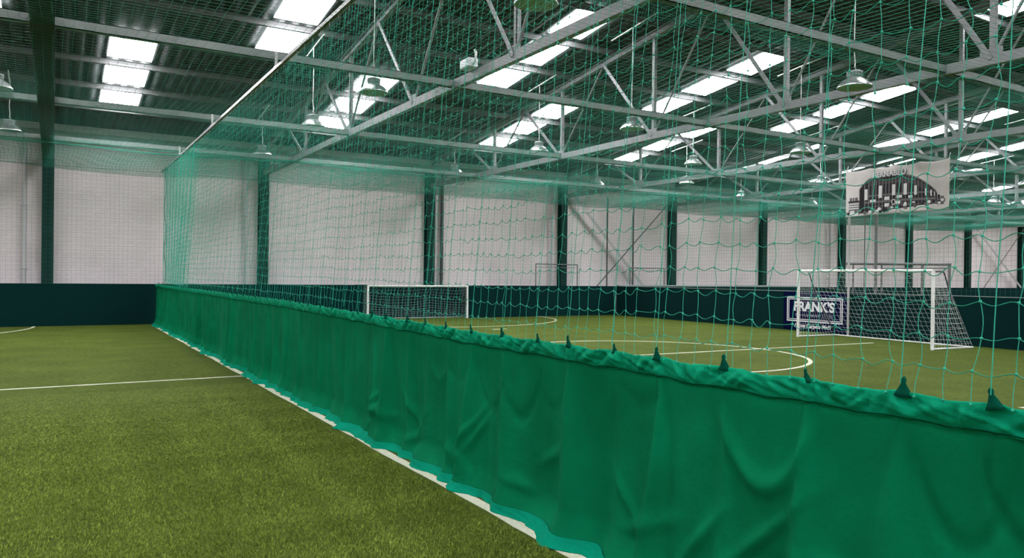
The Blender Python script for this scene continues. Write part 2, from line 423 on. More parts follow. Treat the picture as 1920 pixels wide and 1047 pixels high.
# ------------------------------------------------------------------ pitch markings (thin painted strips)
def ribbon(pts, w, name, label, z=.004, cat='pitch line'):
    pts = [Vector((p[0],p[1],0)) for p in pts]; vs = []; m = len(pts)
    for i, p in enumerate(pts):
        t = (pts[min(i+1,m-1)] - pts[max(i-1,0)]).normalized(); nn = Vector((-t.y,t.x,0))
        j = random.uniform(-.004,.004)
        vs += [p + nn*(w/2+j) + Vector((0,0,z)), p - nn*(w/2+j) + Vector((0,0,z))]
    fs = [(2*i,2*i+1,2*i+3,2*i+2) for i in range(m-1)]
    o = len(vs); vs += [v - Vector((0,0,z-.0005)) for v in vs]
    fs += [(2*i,2*i+2,o+2*i+2,o+2*i) for i in range(m-1)] + [(2*i+1,o+2*i+1,o+2*i+3,2*i+3) for i in range(m-1)]
    tag(MB().add(vs, fs).build(name, M['line']), label, cat)
lerp = lambda a, b_, n: [(a[0]+(b_[0]-a[0])*i/n, a[1]+(b_[1]-a[1])*i/n) for i in range(n+1)]
ribbon(lerp((-10,11.75),(2.50,12.0),60), .06, 'pitch_line', 'straight white line across the turf left of the curtain')
ribbon(lerp((2.72,12.0),(17.6,11.74),60), .07, 'pitch_line', 'straight white halfway line across the right-hand pitch', )
ribbon([(10.45+3.12*math.cos(a), 12.0+3.12*math.sin(a)) for a in np.linspace(0,2*math.pi,97)], .075, 'centre_circle', 'white centre circle on the right-hand pitch', z=.005)
ribbon([(11.3+4.95*math.cos(a), 25.1+4.5*math.sin(a)) for a in np.linspace(math.pi,2*math.pi,65)], .075, 'goal_arc', 'white arc on the turf in front of the small low goal')
ribbon([(-5.3+4.85*math.cos(a), 25.1+4.6*math.sin(a)) for a in np.linspace(math.pi,2*math.pi,65)], .075, 'goal_arc', 'white arc on the turf by the barrier at far left')
ribbon(lerp((11.0,19.42),(11.5,19.45),6), .09, 'penalty_mark', 'short white mark on the turf beyond the centre circle')
ribbon(lerp((10.3,4.86),(10.75,4.80),6), .09, 'penalty_mark', 'short white mark on the turf at the right edge')
ribbon([(2.512+.012*float(wob(np.array(y),5,2.)), y) for y in np.linspace(-3,24.6,220)], .085, 'touchline', 'white line on the turf along the foot of the curtain')

# turf fibres near the viewer (uncountable)
def turf_fibres():
    NB = 420000
    u = rng.random(NB); y = 2.2 + 9.0*u**1.6; x = -3.0 + rng.random(NB)*6.6
    keep = (x > -.35*y*.35 - .9) & (x < 2.43)
    x = x[keep]; y = y[keep]; n_ = len(x)
    h = (.013 + .014*rng.random(n_))*np.clip((11-y)/5,0.05,1); a = rng.random(n_)*math.pi; w = .0016 + .0016*rng.random(n_)*(1+y/5)
    cl = wob(x*3, 3, 2) + wob(y*3, 4, 2)
    lx = (rng.random(n_)-.5)*.03 + .006*cl; ly = (rng.random(n_)-.5)*.03 + .004*cl
    B = np.stack([x,y,np.zeros(n_)],1); D = np.stack([np.cos(a)*w, np.sin(a)*w, np.zeros(n_)],1)
    V = np.stack([B-D, B+D, B+np.stack([lx,ly,h],1)],1).reshape(-1,3)
    F = np.arange(n_*3).reshape(-1,3)
    o = link('turf_fibres', mesh_np(V,F), M['blade'])
    tag(o, 'short olive green turf fibres covering the ground left of the curtain', 'artificial grass', kind='stuff')
turf_fibres()

# ------------------------------------------------------------------ nets
ztop = lambda y: 1.165 + .05*float(np.clip((y-5)/5, 0, 1))
def ceil_z(x, y):
    """height of the roof net: held at the ties, sagging between"""
    y = np.asarray(y, float); x = np.asarray(x, float)
    T = np.array([27.0,22.2,17.3,11.87,6.8,1.5,-4.0])[::-1]; z = np.full(np.broadcast(x,y).shape, 4.79)
    for a, b_ in zip(T[:-1], T[1:]):
        m = (y >= a) & (y <= b_); t = (y-a)/(b_-a)
        z = np.where(m, 4.79 - .12*4*t*(1-t), z)
    z = np.where(y > 22.2, 4.79 - .20*((y-22.2)/2.9)**.8 - .03*np.sin(x*1.1), z)
    return z - .03*np.abs(np.sin(x*math.pi/6.0)) + .012*np.sin(x*2.3+y*1.7)
def ceiling_net():
    xs = np.arange(-7.0, 46.0, .12); ysn = np.arange(-1.5, 25.1, .12)
    parts = []
    yy = np.arange(-1.5, 25.11, .53); yy[-1] = 25.1
    X_, Y_ = np.meshgrid(xs, yy, indexing='ij'); 
    P = np.stack([X_ + .03*wob(Y_*1.3+X_*.2, 11), Y_, ceil_z(X_, Y_)], -1)
    parts.append(strands(P, .0021, (0,0,1)))
    xx = np.arange(-7.0, 46.0, .53)
    Y_, X_ = np.meshgrid(ysn, xx, indexing='ij')
    P = np.stack([X_, Y_ + .03*wob(X_*1.2+Y_*.3, 12), ceil_z(X_, Y_)], -1)
    parts.append(strands(P, .0021, (0,0,1)))
    # slack net gathered under each tie
    for k, ty in enumerate(TY[:4]):
        xs2 = np.arange(3.0, 46, .038); zz = np.linspace(0, 1, 5)
        X_, Z_ = np.meshgrid(xs2, zz, indexing='ij')
        dep = .19 + .06*wob(X_*.9, 20+k)
        P = np.stack([X_ + .006*np.sin(Z_*4+X_*9), ty + .06*np.sin(Z_*math.pi)*np.sin(X_*3) , 4.80 - Z_*dep], -1)
        parts.append(strands(P, .0019, (0,1,0)))
        xx2 = np.arange(3.0, 46, .3); zz = np.linspace(.1, 1, 7)
        Z_, X_ = np.meshgrid(zz, xx2, indexing='ij'); dep = .19 + .06*wob(X_*.9, 20+k)
        P = np.stack([X_, ty + .06*np.sin(Z_*math.pi)*np.sin(X_*3), 4.80 - Z_*dep + .012*np.sin(X_*7+Z_*9)], -1)
        parts.append(strands(P, .002, (0,1,0)))
    # the last strip before the wall hangs doubled
    yy = np.arange(21.6, 25.12, .35); X_, Y_ = np.meshgrid(np.arange(-7,46,.085), yy, indexing='ij')
    low = .05 + .03*np.sin(X_*.8) + .02*(Y_-21.6)
    parts.append(strands(np.stack([X_ + .04*np.sin(Y_*2+X_), Y_, ceil_z(X_, Y_) - low], -1), .0030, (0,0,1)))
    Y_, X_ = np.meshgrid(np.arange(21.6, 25.1, .085), np.arange(-7,46,.5), indexing='ij'); low = .05 + .03*np.sin(X_*.8) + .02*(Y_-21.6)
    parts.append(strands(np.stack([X_, Y_, ceil_z(X_, Y_) - low], -1), .0034, (0,0,1)))
    v, f = join_np(parts)
    o = link('ceiling_net', mesh_np(v, f), M['cnet'])
    tag(o, 'fine green net stretched flat below the roof beams', 'net')
ceiling_net()
def flat_net(name, pt, us, vs, ustep, vstep, r, ref, mat, label, rope=.007):
    parts = []
    uu = np.arange(us[0], us[1]+1e-6, .5); vv = np.linspace(vs[0], vs[1], 9)
    A, B = np.meshgrid(np.arange(us[0], us[1], ustep), vv, indexing='ij')
    parts.append(strands(pt(A + .012*wob(B*3+A*7, 31), B), r, ref))
    B, A = np.meshgrid(np.arange(vs[0], vs[1], vstep), uu, indexing='ij')
    parts.append(strands(pt(A, B + .012*wob(A*1.7+B*9, 32)), r, ref))
    B, A = np.meshgrid(np.array([vs[1]]), uu, indexing='ij'); parts.append(strands(pt(A, B), rope, ref))
    v, f = join_np(parts)
    tag(link(name, mesh_np(v, f), mat), label, 'net')
flat_net('back_net', lambda a, b_: np.stack([a, 25.16 + .02*np.sin(a*1.3) + 0*b_, b_], -1), (-7,8.95), (1.21,4.54), .12, .12, .0017, (0,1,0), M['bnet'],
         'fine square-mesh net hanging above the back barrier, left of the small goal')
flat_net('back_net', lambda a, b_: np.stack([a, 25.16 + .02*np.sin(a*1.3) + 0*b_, b_], -1), (9.0,46), (1.30,4.54), .12, .12, .0017, (0,1,0), M['bnet'],
         'fine square-mesh net hanging above the back barrier, right of the small goal')
def side_pt(a, b_):
    return np.stack([np.interp(a, [p[1] for p in RB], [p[0] for p in RB]) + .14 + .03*np.sin(a*1.1+b_) , a, b_], -1)
flat_net('side_net', side_pt, (-1,24.9), (1.22,4.62), .12, .12, .0019, (1,0,0), M['bnet'], 'green net hanging above the right-hand barrier behind the picture banner')

RX, RZ = 2.87, 4.68                           # rail
def ctx(y):
    t = np.clip((np.asarray(y, float)-17)/8, 0, 1); return 2.60 + .26*t*t*(3-2*t)
CX = 2.60                                     # plane of the dividing net and curtain
TABS = [-.2,.22,.60,.96,1.31,1.62,2.02,2.46,2.905,3.26,3.67,4.03]
while TABS[-1] < 24.3: TABS.append(TABS[-1] + random.uniform(.36,.47))
def divider_net():
    cy = np.arange(-.9, 25.0, .1075); nc = len(cy); nr = 32
    rz = np.linspace(0, 1, nr)
    r1 = np.random.default_rng(3)
    cy = cy + r1.normal(0, .010, nc); cy.sort()
    zb = np.array([ztop(y) for y in cy]) - .01
    NY = cy[:,None] + .010*wob(rz[None,:]*26 + cy[:,None]*2.3, 41) + r1.normal(0,.005,(nc,nr))
    NZ = zb[:,None] + (RZ-.04 - zb[:,None])*rz[None,:] + (.018*wob(cy*2.2, 42)[:,None] + r1.normal(0,.007,(nc,nr)))*np.sin(rz*math.pi)[None,:]**.4
    NX = ctx(cy)[:,None] + (RX-ctx(cy))[:,None]*rz[None,:] + .02*wob(cy[:,None]*1.3 + rz[None,:]*3, 43)*np.sin(rz*math.pi)[None,:] + r1.normal(0,.004,(nc,nr))
    parts = []
    K = 5
    def seg(A, B, t, mode, ph):
        P = A + (B-A)*t
        return P
    # verticals
    N = np.stack([NX,NY,NZ], -1)
    pts = []
    amp = r1.normal(0,.006,(nc,nr-1))
    for j in range(nr-1):
        for q in range(K):
            t = q/K; p = N[:,j]*(1-t) + N[:,j+1]*t
            p = p.copy(); p[:,1] += amp[:,j]*math.sin(math.pi*t); pts.append(p)
    pts.append(N[:,-1]); parts.append(strands(np.stack(pts,1), .0015, (1,0,0)))
    # horizontals, slack between the knots
    pts = []; sg = r1.uniform(.004,.017,(nc-1,nr)); s2 = r1.normal(.006,.004,(nc-1,nr)); KH = 8
    for i in range(nc-1):
        for q in range(KH):
            t = q/KH; p = N[i]*(1-t) + N[i+1]*t
            p = p.copy(); p[:,2] += -sg[i]*math.sin(math.pi*t)*1.0 + s2[i]*math.sin(2*math.pi*t); p[:,0] += .012*math.sin(math.pi*t); pts.append(p)
    pts.append(N[-1]); P = np.stack(pts,1)[1:-1]; parts.append(strands(P, .0019, (1,0,0)))
    # knots
    near = N[:90].reshape(-1,3); k = len(near); r = .0062
    bx = np.array([(x,y,z) for x in (-1,1) for y in (-1,1) for z in (-1,1)])*[.0030,.0034,.0042]
    V = (near[:,None,:] + bx[None]).reshape(-1,3); q = np.array([(0,1,3,2),(4,6,7,5),(0,4,5,1),(2,3,7,6),(0,2,6,4),(1,5,7,3)])
    F = (np.arange(k)[:,None,None]*8 + q[None]).reshape(-1,4); parts.append((V,F))
    # straight gathering cords above the tabs, and a doubled edge near the wall
    tb = np.array([t for t in TABS if -.6 < t < 24.8]); zz = np.linspace(0,1,12)
    A, B = np.meshgrid(tb, zz, indexing='ij'); zt = np.array([ztop(t) for t in tb])[:,None]
    parts.append(strands(np.stack([ctx(A)+(RX-ctx(A))*B-.008, A + .015*wob(B*5+A*3,47), zt + .03 + (RZ-.05-zt-.03)*B], -1), .0021, (1,0,0)))
    ex = lambda A, B: ctx(A)+(RX-ctx(A))*B-.06-.03*np.sin(A*9)
    ey = np.arange(18.5, 25.0, .075); A, B = np.meshgrid(ey, np.linspace(0,1,24), indexing='ij')
    parts.append(strands(np.stack([ex(A,B), A + .03*wob(B*9+A*5,48), 1.24 + 3.36*B], -1), .0022, (1,0,0)))
    B, A = np.meshgrid(np.arange(0,1,.034), np.arange(18.5,25.0,.1), indexing='ij')
    parts.append(strands(np.stack([ex(A,B), A, 1.24 + 3.36*B + .02*np.sin(A*13+B*40)], -1), .0022, (1,0,0)))
    v, f = join_np(parts)
    o = link('divider_net', mesh_np(v, f), M['net'])
    root = empty('dividing_net', (CX,0,0)); o.parent = root; o.matrix_parent_inverse = Matrix.Translation((-CX,0,0)); o.name = 'mesh'
    MB().tube([(2.86+.02*math.sin(z*5), 24.98+.03*math.sin(z*2.2), z) for z in np.linspace(1.24,4.62,24)], .011, 6).build('edge_rope', M['rust'], root).matrix_parent_inverse = Matrix.Translation((-CX,0,0))
    tag(root, 'large-mesh bright green net hanging from the slanting rail down to the curtain', 'net')
divider_net()
# rail carrying it
root = empty('net_rail', (RX,0,0)); PI_ = Matrix.Translation((-RX,0,0))
b = MB().box(RX-.028,RX+.028,-4,25.04,RZ+.01,RZ+.017).box(RX-.028,RX-.022,-4,25.04,RZ-.035,RZ+.017).box(RX+.022,RX+.028,-4,25.04,RZ-.035,RZ+.017)
b.build('channel', M['rail'], root).matrix_parent_inverse = PI_
for y in TY:
    b = MB().box(RX-.02,RX+.02,y-.062,y-.054,RZ+.01,4.93).box(RX-.03,RX+.03,y-.08,y-.03,RZ+.01,RZ+.025)
    b.build('hanger_bracket', M['rail'], root).matrix_parent_inverse = PI_
b = MB().box(RX-.02,RX+.02,25.04,25.98,RZ-.02,RZ+.01).box(RX-.03,RX+.03,24.92,25.08,RZ-.10,RZ+.025); b.build('end_bracket', M['rust'], root).matrix_parent_inverse = PI_
hk = None
for i in range(60):
    y = 2.0 + i*.36
    if hk is None:
        hk = MB().tube([(RX,0,RZ-.02),(RX,0,RZ-.055),(RX+.008,.008,RZ-.07),(RX+.004,.018,RZ-.082),(RX-.004,.008,RZ-.09)], .0035, 5).build('hook', M['rail'], root); h = hk
    else:
        h = hk.copy(); C.objects.link(h); h.parent = root
    h.matrix_parent_inverse = PI_; h.location = (0,y,0)
tag(root, 'pale steel rail running to the wall below the roof beams, with hooks for the net', 'rail')

# ------------------------------------------------------------------ curtain
def curtain():
    root = empty('curtain', (CX,0,0)); PI2 = Matrix.Translation((-CX,0,0))
    ya = np.concatenate([np.arange(-1.2, 7, .012), np.arange(7, 14, .02), np.arange(14, 24.98, .03)])
    ny = len(ya); tabs = np.array(TABS)
    zt = np.array([ztop(y) for y in ya])
    # scallop between the tabs
    d = np.min(np.abs(ya[:,None]-tabs[None,:]), axis=1); zt = zt - .012*np.clip(d/.2,0,1)**1.5
    near = np.clip((9-ya)/5, 0, 1)
    def fold(y, h):
        """sideways offset; h = 0 at the top, 1 at the floor"""
        o = np.zeros_like(y*h)
        # folds falling from each tab, spreading as they go down
        r = np.random.default_rng(21)
        for t in tabs:
            s1 = r.normal(0,.10); w = .020 + r.uniform(.04,.12)*h; am = r.uniform(.020,.105)*(.25 + h*r.uniform(.5,1.2))
            c = t + s1*h + r.normal(0,.02)*np.sin(h*5)
            o = o - am*np.exp(-((y-c)/w)**2)
        nr = np.clip((9-y)/5, 0, 1)
        fine = wob(y*14 + .5*np.sin(h*2.2+y*2), 51)*.028*(.35+.65*h)
        broad = wob(y*3.4 + .8*h*np.sin(y*1.7), 52)*.080*(.15+.85*h**.8)
        o = o + fine*(1-.72*nr) + broad*(.55+.55*nr)
        # slack swags hanging between the tabs on the near part
        r = np.random.default_rng(22)
        for a, c in zip(tabs[:-1], tabs[1:]):
            if c > 6.5: break
            m = (a+c)/2 + r.normal(0,.03); wd = (c-a)
            dep = r.uniform(.08,.36); am = r.uniform(.010,.046)*r.choice([1,1,-1])*(1 if a < 3.2 else .35)*(r.random() < .7)
            q = h - (.13 + dep*np.clip(1-((y-m)/(wd*.62))**2, 0, 1))
            o = o + am*np.exp(-(q/.045)**2)*np.exp(-((y-m)/(wd*.55))**4)
        # knee-like creases close to the floor
        r = np.random.default_rng(23)
        for _ in range(26):
            cy = r.uniform(.4,7); ch = r.uniform(.62,.9); sl = r.uniform(-1.0,1.0); ln = r.uniform(.10,.22)
            q = (h-ch) - sl*(y-cy); o = o - r.uniform(.014,.036)*np.exp(-(q/.04)**2)*np.exp(-((y-cy)/ln)**2)
        return o
    # ---- main cloth
    hh = np.linspace(0, 1, 76); zlo, hz = .05, .095
    Yg, Hg = np.meshgrid(ya, hh, indexing='ij')
    ztg = zt[:,None] - hz; Z = ztg + (zlo - ztg)*Hg
    hfull = hz/1.17 + Hg*(1-hz/1.17)
    off = fold(Yg, hfull)
    kick = -.05*np.clip((hfull-.86)/.14, 0, 1)**1.6*(1+.7*wob(Yg*2.7, 55))
    Yd = Yg + .015*wob(Yg*4, 56)*hfull
    X_ = CX + .035 + off + kick
    X_ = CX + .13*np.tanh((X_-CX)/.13)
    V = np.stack([X_, Yd, Z], -1).reshape(-1,3); nh = len(hh); idx = np.arange(ny*nh).reshape(ny,nh)
    F = np.stack([idx[:-1,:-1], idx[1:,:-1], idx[1:,1:], idx[:-1,1:]], -1).reshape(-1,4)
    o = link('cloth', mesh_np(V,F,True), M['cloth'], root); o.matrix_parent_inverse = PI2
    s = o.modifiers.new('s','SOLIDIFY'); s.thickness = .003; s.offset = 0
    botx = X_[:,-1]; boty = Yd[:,-1]; topx = X_[:,0]
    # ---- gathered header band
    hh = np.linspace(0,1,16); Yg, Hg = np.meshgrid(ya, hh, indexing='ij')
    Z = zt[:,None] - (hz+.004)*Hg
    puff = .012*np.sin(math.pi*Hg)**.7
    pin = np.exp(-(np.min(np.abs(Yg[:,:1]-tabs[None,:]),axis=1)/.02)**2)[:,None]
    wr = (.020*wob(Yg*20 + Hg*3.2*np.sin(Yg*7), 61) + .018*wob(Yg*46 - Hg*5*np.sin(Yg*11), 62) + .012*wob(Yg*30 + Hg*9, 64)*np.cos(Hg*6+Yg*9))*np.sin(math.pi*np.clip(Hg,.08,1))
    base = topx[:,None]*Hg + (CX + (topx[:,None]-CX)*.5)*(1-Hg)
    X_ = base - .010 - puff*(1-.7*pin) - wr*(.5+.5*np.clip((10-Yg)/6,0,1))
    V = np.stack([X_, Yg, Z + .004*wob(Yg*30,63)], -1).reshape(-1,3); nh = 16; idx = np.arange(ny*nh).reshape(ny,nh)
    F = np.stack([idx[:-1,:-1], idx[1:,:-1], idx[1:,1:], idx[:-1,1:]], -1).reshape(-1,4)
    o = link('header_band', mesh_np(V,F,True), M['hem'], root); o.matrix_parent_inverse = PI2
    s = o.modifiers.new('s','SOLIDIFY'); s.thickness = .004; s.offset = 0
    o['label'] = 'gathered band along the top edge, coloured brighter as if catching light'
    # seam
    P = np.stack([X_[:,-2]-.004, ya, Z[:,-2]], -1)[None]; v, f = strands(P, .0022, (1,0,0))
    o = link('seam', mesh_np(v,f), M['tab'], root); o.matrix_parent_inverse = PI2
    # ---- hem trailing on the turf
    hh = np.linspace(0,1,10); Yg, Hg = np.meshgrid(ya, hh, indexing='ij')
    reach = .030 + .060*np.clip(wob(ya*2.1, 71)+.25, -.3, 1.2) + .014*wob(ya*11, 72) + .006*wob(ya*37, 74)
    reach = np.maximum(reach, .008)
    reach = reach*np.clip((ya+1.5)/2,0,1)
    X_ = botx[:,None] - .002 - reach[:,None]*Hg**1.1
    Z = .055*(1-Hg)**1.8 + .007 + .016*np.abs(wob(Yg*17 + Hg*6, 73))*np.sin(math.pi*np.clip(Hg,.0,1))
    V = np.stack([X_, boty[:,None] + 0*Hg, Z], -1).reshape(-1,3); nh = 10; idx = np.arange(ny*nh).reshape(ny,nh)
    F = np.stack([idx[:-1,:-1], idx[1:,:-1], idx[1:,1:], idx[:-1,1:]], -1).reshape(-1,4)
    o = link('bottom_hem', mesh_np(V,F,True), M['foot'], root); o.matrix_parent_inverse = PI2
    s = o.modifiers.new('s','SOLIDIFY'); s.thickness = .004; s.offset = 0
    o['label'] = 'hem trailing on the turf, coloured brighter as if lit from above'
    # ---- tabs
    tb = MB(); 
    for (z, a, w) in ((0,0,0),):
        prof = [(.000,.030,.010),(.014,.024,.010),(.030,.015,.009),(.044,.007,.006),(.056,.009,.006),(.064,.003,.003)]
        vs = []; 
        for z_, wy, wx in prof:
            for k in range(8):
                an = 2*math.pi*k/8; vs.append((wx*math.cos(an)+.004*math.sin(z_*90), wy*math.sin(an)*(1+.15*math.sin(k*2.1)), z_))
        fs = [(i*8+k, i*8+(k+1)%8, (i+1)*8+(k+1)%8, (i+1)*8+k) for i in range(5) for k in range(8)] + [tuple(range(40,48)), tuple(range(8))[::-1]]
        tb.add(vs, fs, True)
    first = None
    for t in TABS[:70]:
        if t > 24.2: break
        if first is None: first = tb.build('tie_tab', M['tab'], root); h = first
        else: h = first.copy(); C.objects.link(h); h.parent = root
        k_ = int(np.argmin(np.abs(ya-t)))
        h.matrix_parent_inverse = PI2; h.location = (CX + (topx[k_]-CX)*.5 - .012, t, ztop(t)-.018); h.rotation_euler = (random.uniform(-.15,.15),0,random.uniform(-.4,.4))
        s_ = random.uniform(.85,1.15); h.scale = (s_,s_,s_)
    tag(root, 'long green cloth curtain hanging below the net, dividing the two pitches', 'curtain')
curtain()

# ------------------------------------------------------------------ goals
def net_surface(P, r, mat, name, parent, inv):
    """P (a,b,3) grid of knots -> net"""
    parts = [strands(P, r, (.31,.2,.93)), strands(np.swapaxes(P,0,1), r, (.31,.2,.93))]
    v, f = join_np(parts); o = link(name, mesh_np(v,f), mat, parent); return o
def big_goal():
    a = Vector((17.43,13.86,0)); c = Vector((17.08,9.94,0)); d = (c-a); W = d.length
    root = empty('football_goal', a, math.atan2(d.y, d.x))          # local x along the mouth, local y to the back
    H_ = 1.80; r = .038
    for x in (0, W): MB().tube([(x,0,0),(x,0,H_+.02)], r, 14).build('post', M['white'], root)
    MB().tube([(0,0,H_),(W,0,H_)], r*.9, 14).build('crossbar', M['white'], root)
    DT, DB = .38, 1.45
    for x in (0.0, W):
        MB().tube([(x,.03,H_-.02),(x,DT-.06,H_-.015),(x,DT,H_-.05),(x,DT+.08,H_-.22),(x,DT+.30,H_-.75)] if x else
                  [(x,.03,H_-.02),(x,DT-.06,H_-.015),(x,DT,H_-.05),(x,DT+.25,H_-.6),(x,DT+.62,.65),(x,DB-.03,.06)], .016, 8).build('rear_stay', M['dark'], root)
        MB().tube([(x,.03,.022),(x,DB,.022)], .020, 8).build('ground_bar', M['white'], root)
    MB().tube([(0,DB,.022),(W,DB,.022)], .018, 8).build('rear_ground_bar', M['white'], root)
    # back and roof net
    nx = int(W/.135); xs = np.linspace(0, W, nx+1)
    path = [(0.,H_-.01),(.12,H_-.03),(.25,H_-.06),(DT,H_-.10)]
    n2 = 15
    for k in range(1, n2+1):
        t = k/n2; path.append((DT+(DB-DT)*t**1.15, (H_-.10)*(1-t)+.03*t))
    path = np.array(path)
    sag = np.array([0,.5,.9,1]+[1-.4*k/n2 for k in range(1,n2+1)])
    G = np.zeros((len(xs), len(path), 3))
    for i, x in enumerate(xs):
        s = math.sin(math.pi*x/W); s2 = .5+.5*math.cos(4*math.pi*x/W)
        G[i,:,0] = x; G[i,:,1] = path[:,0] + .05*s*np.sin(np.linspace(0,math.pi,len(path)))
        G[i,:,2] = path[:,1] - sag*(.05*s + .035*(1-s2)*s)*np.linspace(1.6,0,len(path))
    G += rng.normal(0,.006,G.shape)
    G[:,:,2] = np.maximum(G[:,:,2], .02)
    net_surface(G, .0026, M['gnet'], 'back_net', root, None)
    for nm, x in (('side_net',0.0),('side_net',W)):
        nv = 15; nd = 13; S = np.zeros((nv+1, nd+1, 3))
        for i in range(nv+1):
            z = H_*i/nv; ymax = np.interp(z, [0,H_-.10,H_], [DB,DT,DT])
            for j in range(nd+1):
                S[i,j] = (x+.004*math.sin(i*j), ymax*j/nd, max(.02,z - .02*math.sin(math.pi*j/nd)))
        net_surface(S, .0024, M['gnet'], nm, root, None)
    tag(root, 'large white football goal with white net in front of the right-hand barrier', 'goal')
big_goal()
def small_goal():
    xa, xb, y, H_ = 9.26, 13.10, 25.02, 1.17; W = xb-xa
    root = empty('football_goal', (xa,y,0)); r = .040
    for x in (0,W): MB().tube([(x,0,0),(x,0,H_+.03)], r, 12).build('post', M['white'], root)
    MB().tube([(0,0,H_),(W,0,H_)], .034, 12).build('crossbar', M['white'], root)
    MB().tube([(0,.46,.02),(W,.46,.02)], .02, 8).build('rear_ground_bar', M['gnetd'], root)
    MB().tube([(0,0,.02),(0,.46,.02)], .018, 8).build('ground_bar', M['gnetd'], root); MB().tube([(W,0,.02),(W,.46,.02)], .018, 8).build('ground_bar', M['gnetd'], root)
    xs = np.linspace(0,W,33); G = np.zeros((33,14,3))
    for i, x in enumerate(xs):
        s = abs(math.sin(1.5*math.pi*x/W))
        for j in range(14):
            t = j/13; yy = .08+.36*min(1,t*3.0) if t > 0 else 0
            z = H_-.02 - (H_-.05)*max(0,(t-.08)/.92) - (.06*s+.02)*math.sin(math.pi*min(1,t*1.0))*1.6
            G[i,j] = (x, yy, max(.03,z))
    G += rng.normal(0,.006,G.shape); G[:,:,2] = np.maximum(G[:,:,2],.02)
    net_surface(G, .0040, M['gnetd'], 'back_net', root, None)
    for x in (0.0,W):
        S = np.array([[(x, .44*j/5, max(.03,H_*i/10)) for j in range(6)] for i in range(11)], float); net_surface(S, .004, M['gnetd'], 'side_net', root, None)
    tag(root, 'small low white goal with sagging net against the back barrier', 'goal')
small_goal()
def stored_frame(x0, x1, h, y, mat, label, r=.022):
    root = empty('stored_goal_frame', (x0,y,0)); W = x1-x0
    for x in (0,W): MB().tube([(x,0,0),(x,0,h)], r, 8).build('post', mat, root)
    MB().tube([(-.01,0,h),(W+.01,0,h)], r, 8).build('crossbar', mat, root)
    MB().tube([(0,.02,h-.12),(W,.02,h-.12)], r*.5, 6).build('net_bar', mat, root)
    tag(root, label, 'goal frame')
stored_frame(16.36,18.38,2.06,25.45,M['rust'],'thin dark goal frame stored behind the barrier, across the fourth column')
stored_frame(21.06,22.98,1.98,25.34,M['rust'],'thin grey goal frame stored behind the barrier, right of the crossed braces')

# ball-stop frame of scaffold poles behind the large goal
def pole(y, z0, z1, r, label, dx=.25, mat='rust'):
    x = rbx(y) + dx
    o = MB().tube([(x,y,z0),(x,y,z1)], r, 10).build('support_pole', M[mat]); tag(o, label, 'pole')
pole(13.66, 0, 3.34, .030, 'grey pole standing before the barrier below the left end of the picture banner', dx=-.10, mat='gpipe')
pole(13.03, 0, 4.6, .040, 'stout grey pole behind the barrier, seen through the middle of the large goal')
pole(13.40, 0, 4.6, .014, 'thin grey rod between the two tall poles behind the large goal', dx=.25)
root = empty('scaffold_frame', (rbx(12.3)+.40, 0, 0)); fx = 0
for y in (13.79, 12.91, 11.75, 11.04):
    MB().tube([(0,y,0),(0,y,2.02)], .038 if y < 12 else .024, 8).build('post', M['rust'], root)
MB().tube([(0,14.0,2.04),(0,11.0,2.0)], .036, 8).build('top_bar', M['rust'], root)
MB().tube([(0,12.91,1.90),(0,11.04,1.90)], .014, 8).build('lower_bar', M['rust'], root)
tag(root, 'dark steel frame with four posts standing behind the barrier over the large goal', 'frame')

# ------------------------------------------------------------------ advertising board
def text_mesh(s, size, bold=0., ext=.002, shear=0., space=1.0):
    cu = bpy.data.curves.new('t','FONT'); cu.body = s; cu.size = size; cu.offset = bold; cu.extrude = ext; cu.shear = shear; cu.space_character = space
    cu.align_x = 'CENTER'; cu.align_y = 'CENTER'
    ob = bpy.data.objects.new('t', cu); C.objects.link(ob)
    me = bpy.data.meshes.new_from_object(ob, depsgraph=bpy.context.evaluated_depsgraph_get())
    bpy.data.objects.remove(ob); bpy.data.curves.remove(cu); me.materials.clear(); return me
ya_, yb_ = 16.12, 13.74; A = Vector((rbx(ya_), ya_, 0)); B = Vector((rbx(yb_), yb_, 0)); d = (B-A).normalized(); L_ = (B-A).length
nn = Vector((d.y, -d.x, 0)); nn = nn if nn.x < 0 else -nn
Rm = Matrix((( d.x, 0, nn.x, 0),(d.y, 0, nn.y, 0),(0,1,0,0),(0,0,0,1)))          # local x along, local y up, local z out
root = empty('advertising_board'); root.matrix_world = Matrix.Translation(A + nn*.004) @ Rm
MB().box(0,L_,.03,1.195,0,.012).build('board_face', M['navy'], root)
def frame_rect(x0,x1,y0,y1,w,z0,z1):
    return MB().box(x0,x1,y0,y0+w,z0,z1).box(x0,x1,y1-w,y1,z0,z1).box(x0,x0+w,y0+w,y1-w,z0,z1).box(x1-w,x1,y0+w,y1-w,z0,z1)
frame_rect(.14,2.22,.285,1.035,.035,.012,.015).build('outer_border', M['swhite'], root)
frame_rect(.205,2.155,.345,.975,.022,.012,.015).build('inner_border', M['swhite'], root)
o = link('shop_name', text_mesh("FRANK'S", .40, .014, .002, 0, .98), M['swhite'], root); o.location = (1.17,.735,.014); o.scale = (1.02,.98,1)
o = link('shop_line', text_mesh("THE FLOORING STORE", .10, .002, .001, 0, 1.45), M['sgrey'], root); o.location = (1.17,.475,.014)
o = link('slogan', text_mesh("I Love Carpets Me!!!", .165, .004, .002, .25, 1.0), M['swhite'], root); o.location = (1.13,.16,.014)
tag(root, "navy FRANK'S advertising board with white double border on the right-hand barrier", 'sign')

